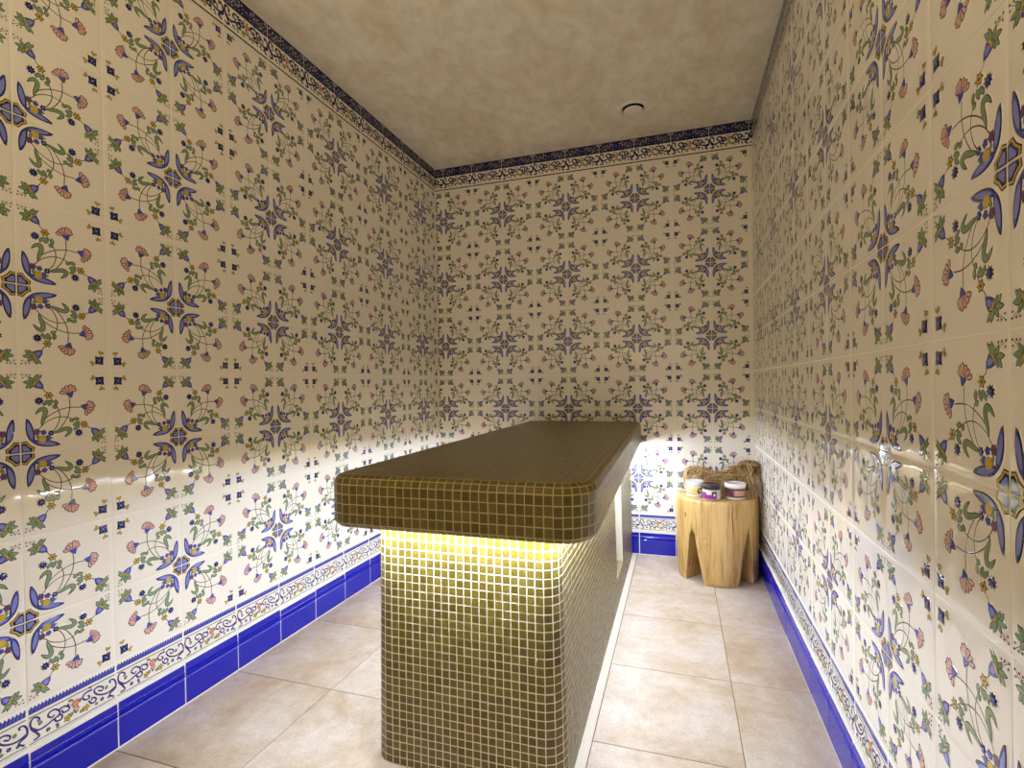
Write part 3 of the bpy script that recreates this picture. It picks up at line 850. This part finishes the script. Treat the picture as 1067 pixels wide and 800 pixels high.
# ---- dried fibre bundle
fib = [mat('dry_fibre_straw', (232, 202, 150), .7, .2), mat('dry_fibre_tan', (198, 158, 104), .75, .2), mat('dry_fibre_dark', (104, 74, 38), .8, .2)]
fbt = Batch(); rr = random.Random(21)
def strand(pts, r, mi):
    pts = np.array(catmull(pts, False, 4))
    near = (pts[:, 0] < 1.792) & (pts[:, 2] < .515); pts[near, 1] = np.maximum(pts[near, 1], 2.776)
    d = np.gradient(pts, axis=0); d /= np.maximum(np.linalg.norm(d, axis=1, keepdims=True), 1e-9)
    up = np.array((.3, .2, .93)); a = np.cross(d, up); a /= np.maximum(np.linalg.norm(a, axis=1, keepdims=True), 1e-6); c = np.cross(d, a)
    k = len(pts); tp = np.linspace(1, .6, k)[:, None]
    pts[:, 0] = np.minimum(pts[:, 0], W-.006); pts[:, 1] = np.minimum(pts[:, 1], L-.006)
    V = np.concatenate([pts+r*tp*(a*math.cos(t)+c*math.sin(t)) for t in (0, 2*PI/3, 4*PI/3)])
    F = []
    for i in range(k-1):
        for j in range(3):
            q = (j+1) % 3; F += [j*k+i, q*k+i, q*k+i+1, j*k+i+1]
    fbt.add(V, np.array(F), np.full(len(F)//4, 4), np.full(len(F)//4, mi), np.ones(len(F)//4, bool))
    for e, o in ((0, 1), (k-1, -1)): fbt.add(V[[e, k+e, 2*k+e]], np.array([0, 1, 2][::o]), np.array([3]), np.array([mi]), np.array([False]))
def spine(t):
    # bundle axis from the left tip, along behind the jars, up to the hump by the right wall
    P_ = [(1.520, 2.835, .470), (1.60, 2.84, .475), (1.68, 2.845, .468), (1.75, 2.85, .490), (1.82, 2.85, .515)]
    R_ = [.052, .055, .038, .050, .060]
    x = t*(len(P_)-1); i = min(int(x), len(P_)-2); f = x-i; f = f*f*(3-2*f)
    return np.array(P_[i])*(1-f)+np.array(P_[i+1])*f, R_[i]*(1-f)+R_[i+1]*f
for k in range(330):
    t0 = rr.uniform(-.03, .8); t1 = min(1.0, t0+rr.uniform(.12, .6)); ph = rr.uniform(0, 2*PI); tw = rr.uniform(-2.2, 2.2); q = rr.random()**.4
    pts = []
    for i in range(6):
        t = max(0, t0+(t1-t0)*i/5); c, R = spine(t); a = ph+tw*i/5+rr.gauss(0, .5)
        rad = R*q*(1+rr.gauss(0, .30))
        pts.append(c+np.array((rr.gauss(0, .014), math.cos(a)*rad*1.1, math.sin(a)*rad)))
        pts[-1][2] = max(pts[-1][2], STH+.003)
    strand(pts, rr.uniform(.0010, .0024), rr.choices([0, 1, 2], [5, 4, 2])[0])
for k in range(110):      # curls of the left clump
    c = np.array((1.555, 2.835, .482)); a = rr.uniform(0, 2*PI); R = rr.uniform(.02, .056); e = rr.uniform(-.8, .8); pts = []
    for i in range(7):
        b_ = a+i*rr.uniform(.35, .65); pts.append(c+np.array((math.cos(b_)*R*1.05, math.sin(b_)*R*.6+e*.02, math.sin(b_+e)*R*.95)))
        pts[-1][2] = max(pts[-1][2], STH+.003)
    strand(pts, rr.uniform(.0011, .0021), rr.choices([0, 1, 2], [6, 3, 1])[0])
for k in range(150):      # hump and tassel ends hanging by the right wall
    c = np.array((1.812, 2.835, .530)); a = rr.uniform(-.6, 2.4); R = rr.uniform(.012, .050); pts = []
    for i in range(4):
        b_ = a+i*.55; pts.append(c+np.array((-math.cos(b_)*R*1.3+.004, rr.gauss(0, .02), math.sin(b_)*R)))
    if k % 2: 
        x = rr.uniform(1.79, 1.856); y = rr.uniform(2.70, 2.84)
        rr_ = math.hypot(x-STX, y-STY); low = STH+.004 if rr_ < STR+.004 else rr.uniform(.375, .44)
        pts += [np.array((x, y+.02, .50)), np.array((x+rr.gauss(0, .006), y, .46)), np.array((x+rr.gauss(0, .006), y-.008, low))]
    strand(pts, rr.uniform(.0010, .0019), rr.choices([0, 1, 2], [4, 4, 3])[0])
for p in ([(1.60, 2.78, .525), (1.65, 2.78, .510), (1.70, 2.78, .492)], [(1.545, 2.79, .53), (1.538, 2.785, .548), (1.53, 2.78, .56)], [(1.62, 2.75, .50), (1.70, 2.755, .515), (1.78, 2.76, .505)]):
    strand(p, .0024, 0)
bundle = fbt.build('fibre_bundle', fib)
tag(bundle, 'tangled bundle of dry straw coloured plant fibre behind the jars on the stool', 'dried plant fibre')

# ---- ceiling air valve
vent = empty('ceiling_vent', (1.277, 2.678, H), 'small round white air vent in the plaster ceiling near the back wall', 'air vent')
vw = mat('vent_white_metal', (244, 240, 230), .4, .4); vd = mat('vent_dark_throat', (28, 24, 18), .9, .1)
b = Batch(); lathe(b, [(.056, -.0002), (.056, -.004), (.058, -.0058), (.066, -.0052), (.078, -.0015), (.079, 0), (.056, 0)], n=48); b.build('flange', [vw], vent)
b = Batch(); lathe(b, [(0, -.001), (.054, -.001), (.054, -.0002), (0, -.0002)], n=48); b.build('throat', [vd], vent)
b = Batch(); lathe(b, [(0, -.008), (.036, -.0085), (.046, -.010), (.0485, -.0125), (.047, -.0150), (.038, -.0172), (.018, -.0188), (0, -.0192)], n=48); lathe(b, [(0, -.001), (.008, -.001), (.008, -.007), (0, -.007)], n=16)
b.build('valve_disc', [vw], vent)

# ------------------------------------------------------------------ light
wd = bpy.data.worlds.new('world'); scene.world = wd; wd.use_nodes = True
wd.node_tree.nodes['Background'].inputs[0].default_value = (0, 0, 0, 1)

# added warm area light behind the camera, without a fixture, to brighten the upper walls
up = bpy.data.lights.new('added_fill_light', 'AREA'); up.shape = 'RECTANGLE'; up.size = 1.5; up.size_y = .35
up.energy = 9.5; up.color = (1, .88, .58)
uo = bpy.data.objects.new('added_fill_light', up); COL.objects.link(uo); uo.location = (W/2, Y0+.22, 1.25); uo.rotation_euler = (PI, 0, 0)

# ------------------------------------------------------------------ camera (solved from the tile grid)
f_px, yaw, pitch, roll, cx, cz = 532.45, .3107, .009, -.0165, 1.4824, .9777
SXp, SYp = 3.2812, 6.5676
cy_, sy_, cp, sp, cr, sr_ = math.cos(yaw), math.sin(yaw), math.cos(pitch), math.sin(pitch), math.cos(roll), math.sin(roll)
w = Vector((-sy_*cp, cy_*cp, -sp)); r0 = Vector((cy_, sy_, 0)); u0 = r0.cross(w)
r = r0*cr+u0*sr_; u = -r0*sr_+u0*cr
cam = bpy.data.cameras.new('camera'); co = bpy.data.objects.new('camera', cam); COL.objects.link(co)
M = Matrix((r, u, -w)).transposed().to_4x4(); M.translation = Vector((cx, 0, cz)); co.matrix_world = M
cam.sensor_fit = 'HORIZONTAL'; cam.sensor_width = 36; cam.lens = f_px/1067*36
cam.shift_x = -SXp/1067; cam.shift_y = SYp/1067; cam.clip_start = .01
scene.camera = co
vs = scene.view_settings
vs.view_transform = 'Standard'; vs.look = 'None'; vs.gamma = 1; vs.use_curve_mapping = False; vs.exposure = 0
scene.cycles.use_denoising = True
scene.cycles.max_bounces = 16; scene.cycles.diffuse_bounces = 12; scene.cycles.glossy_bounces = 6
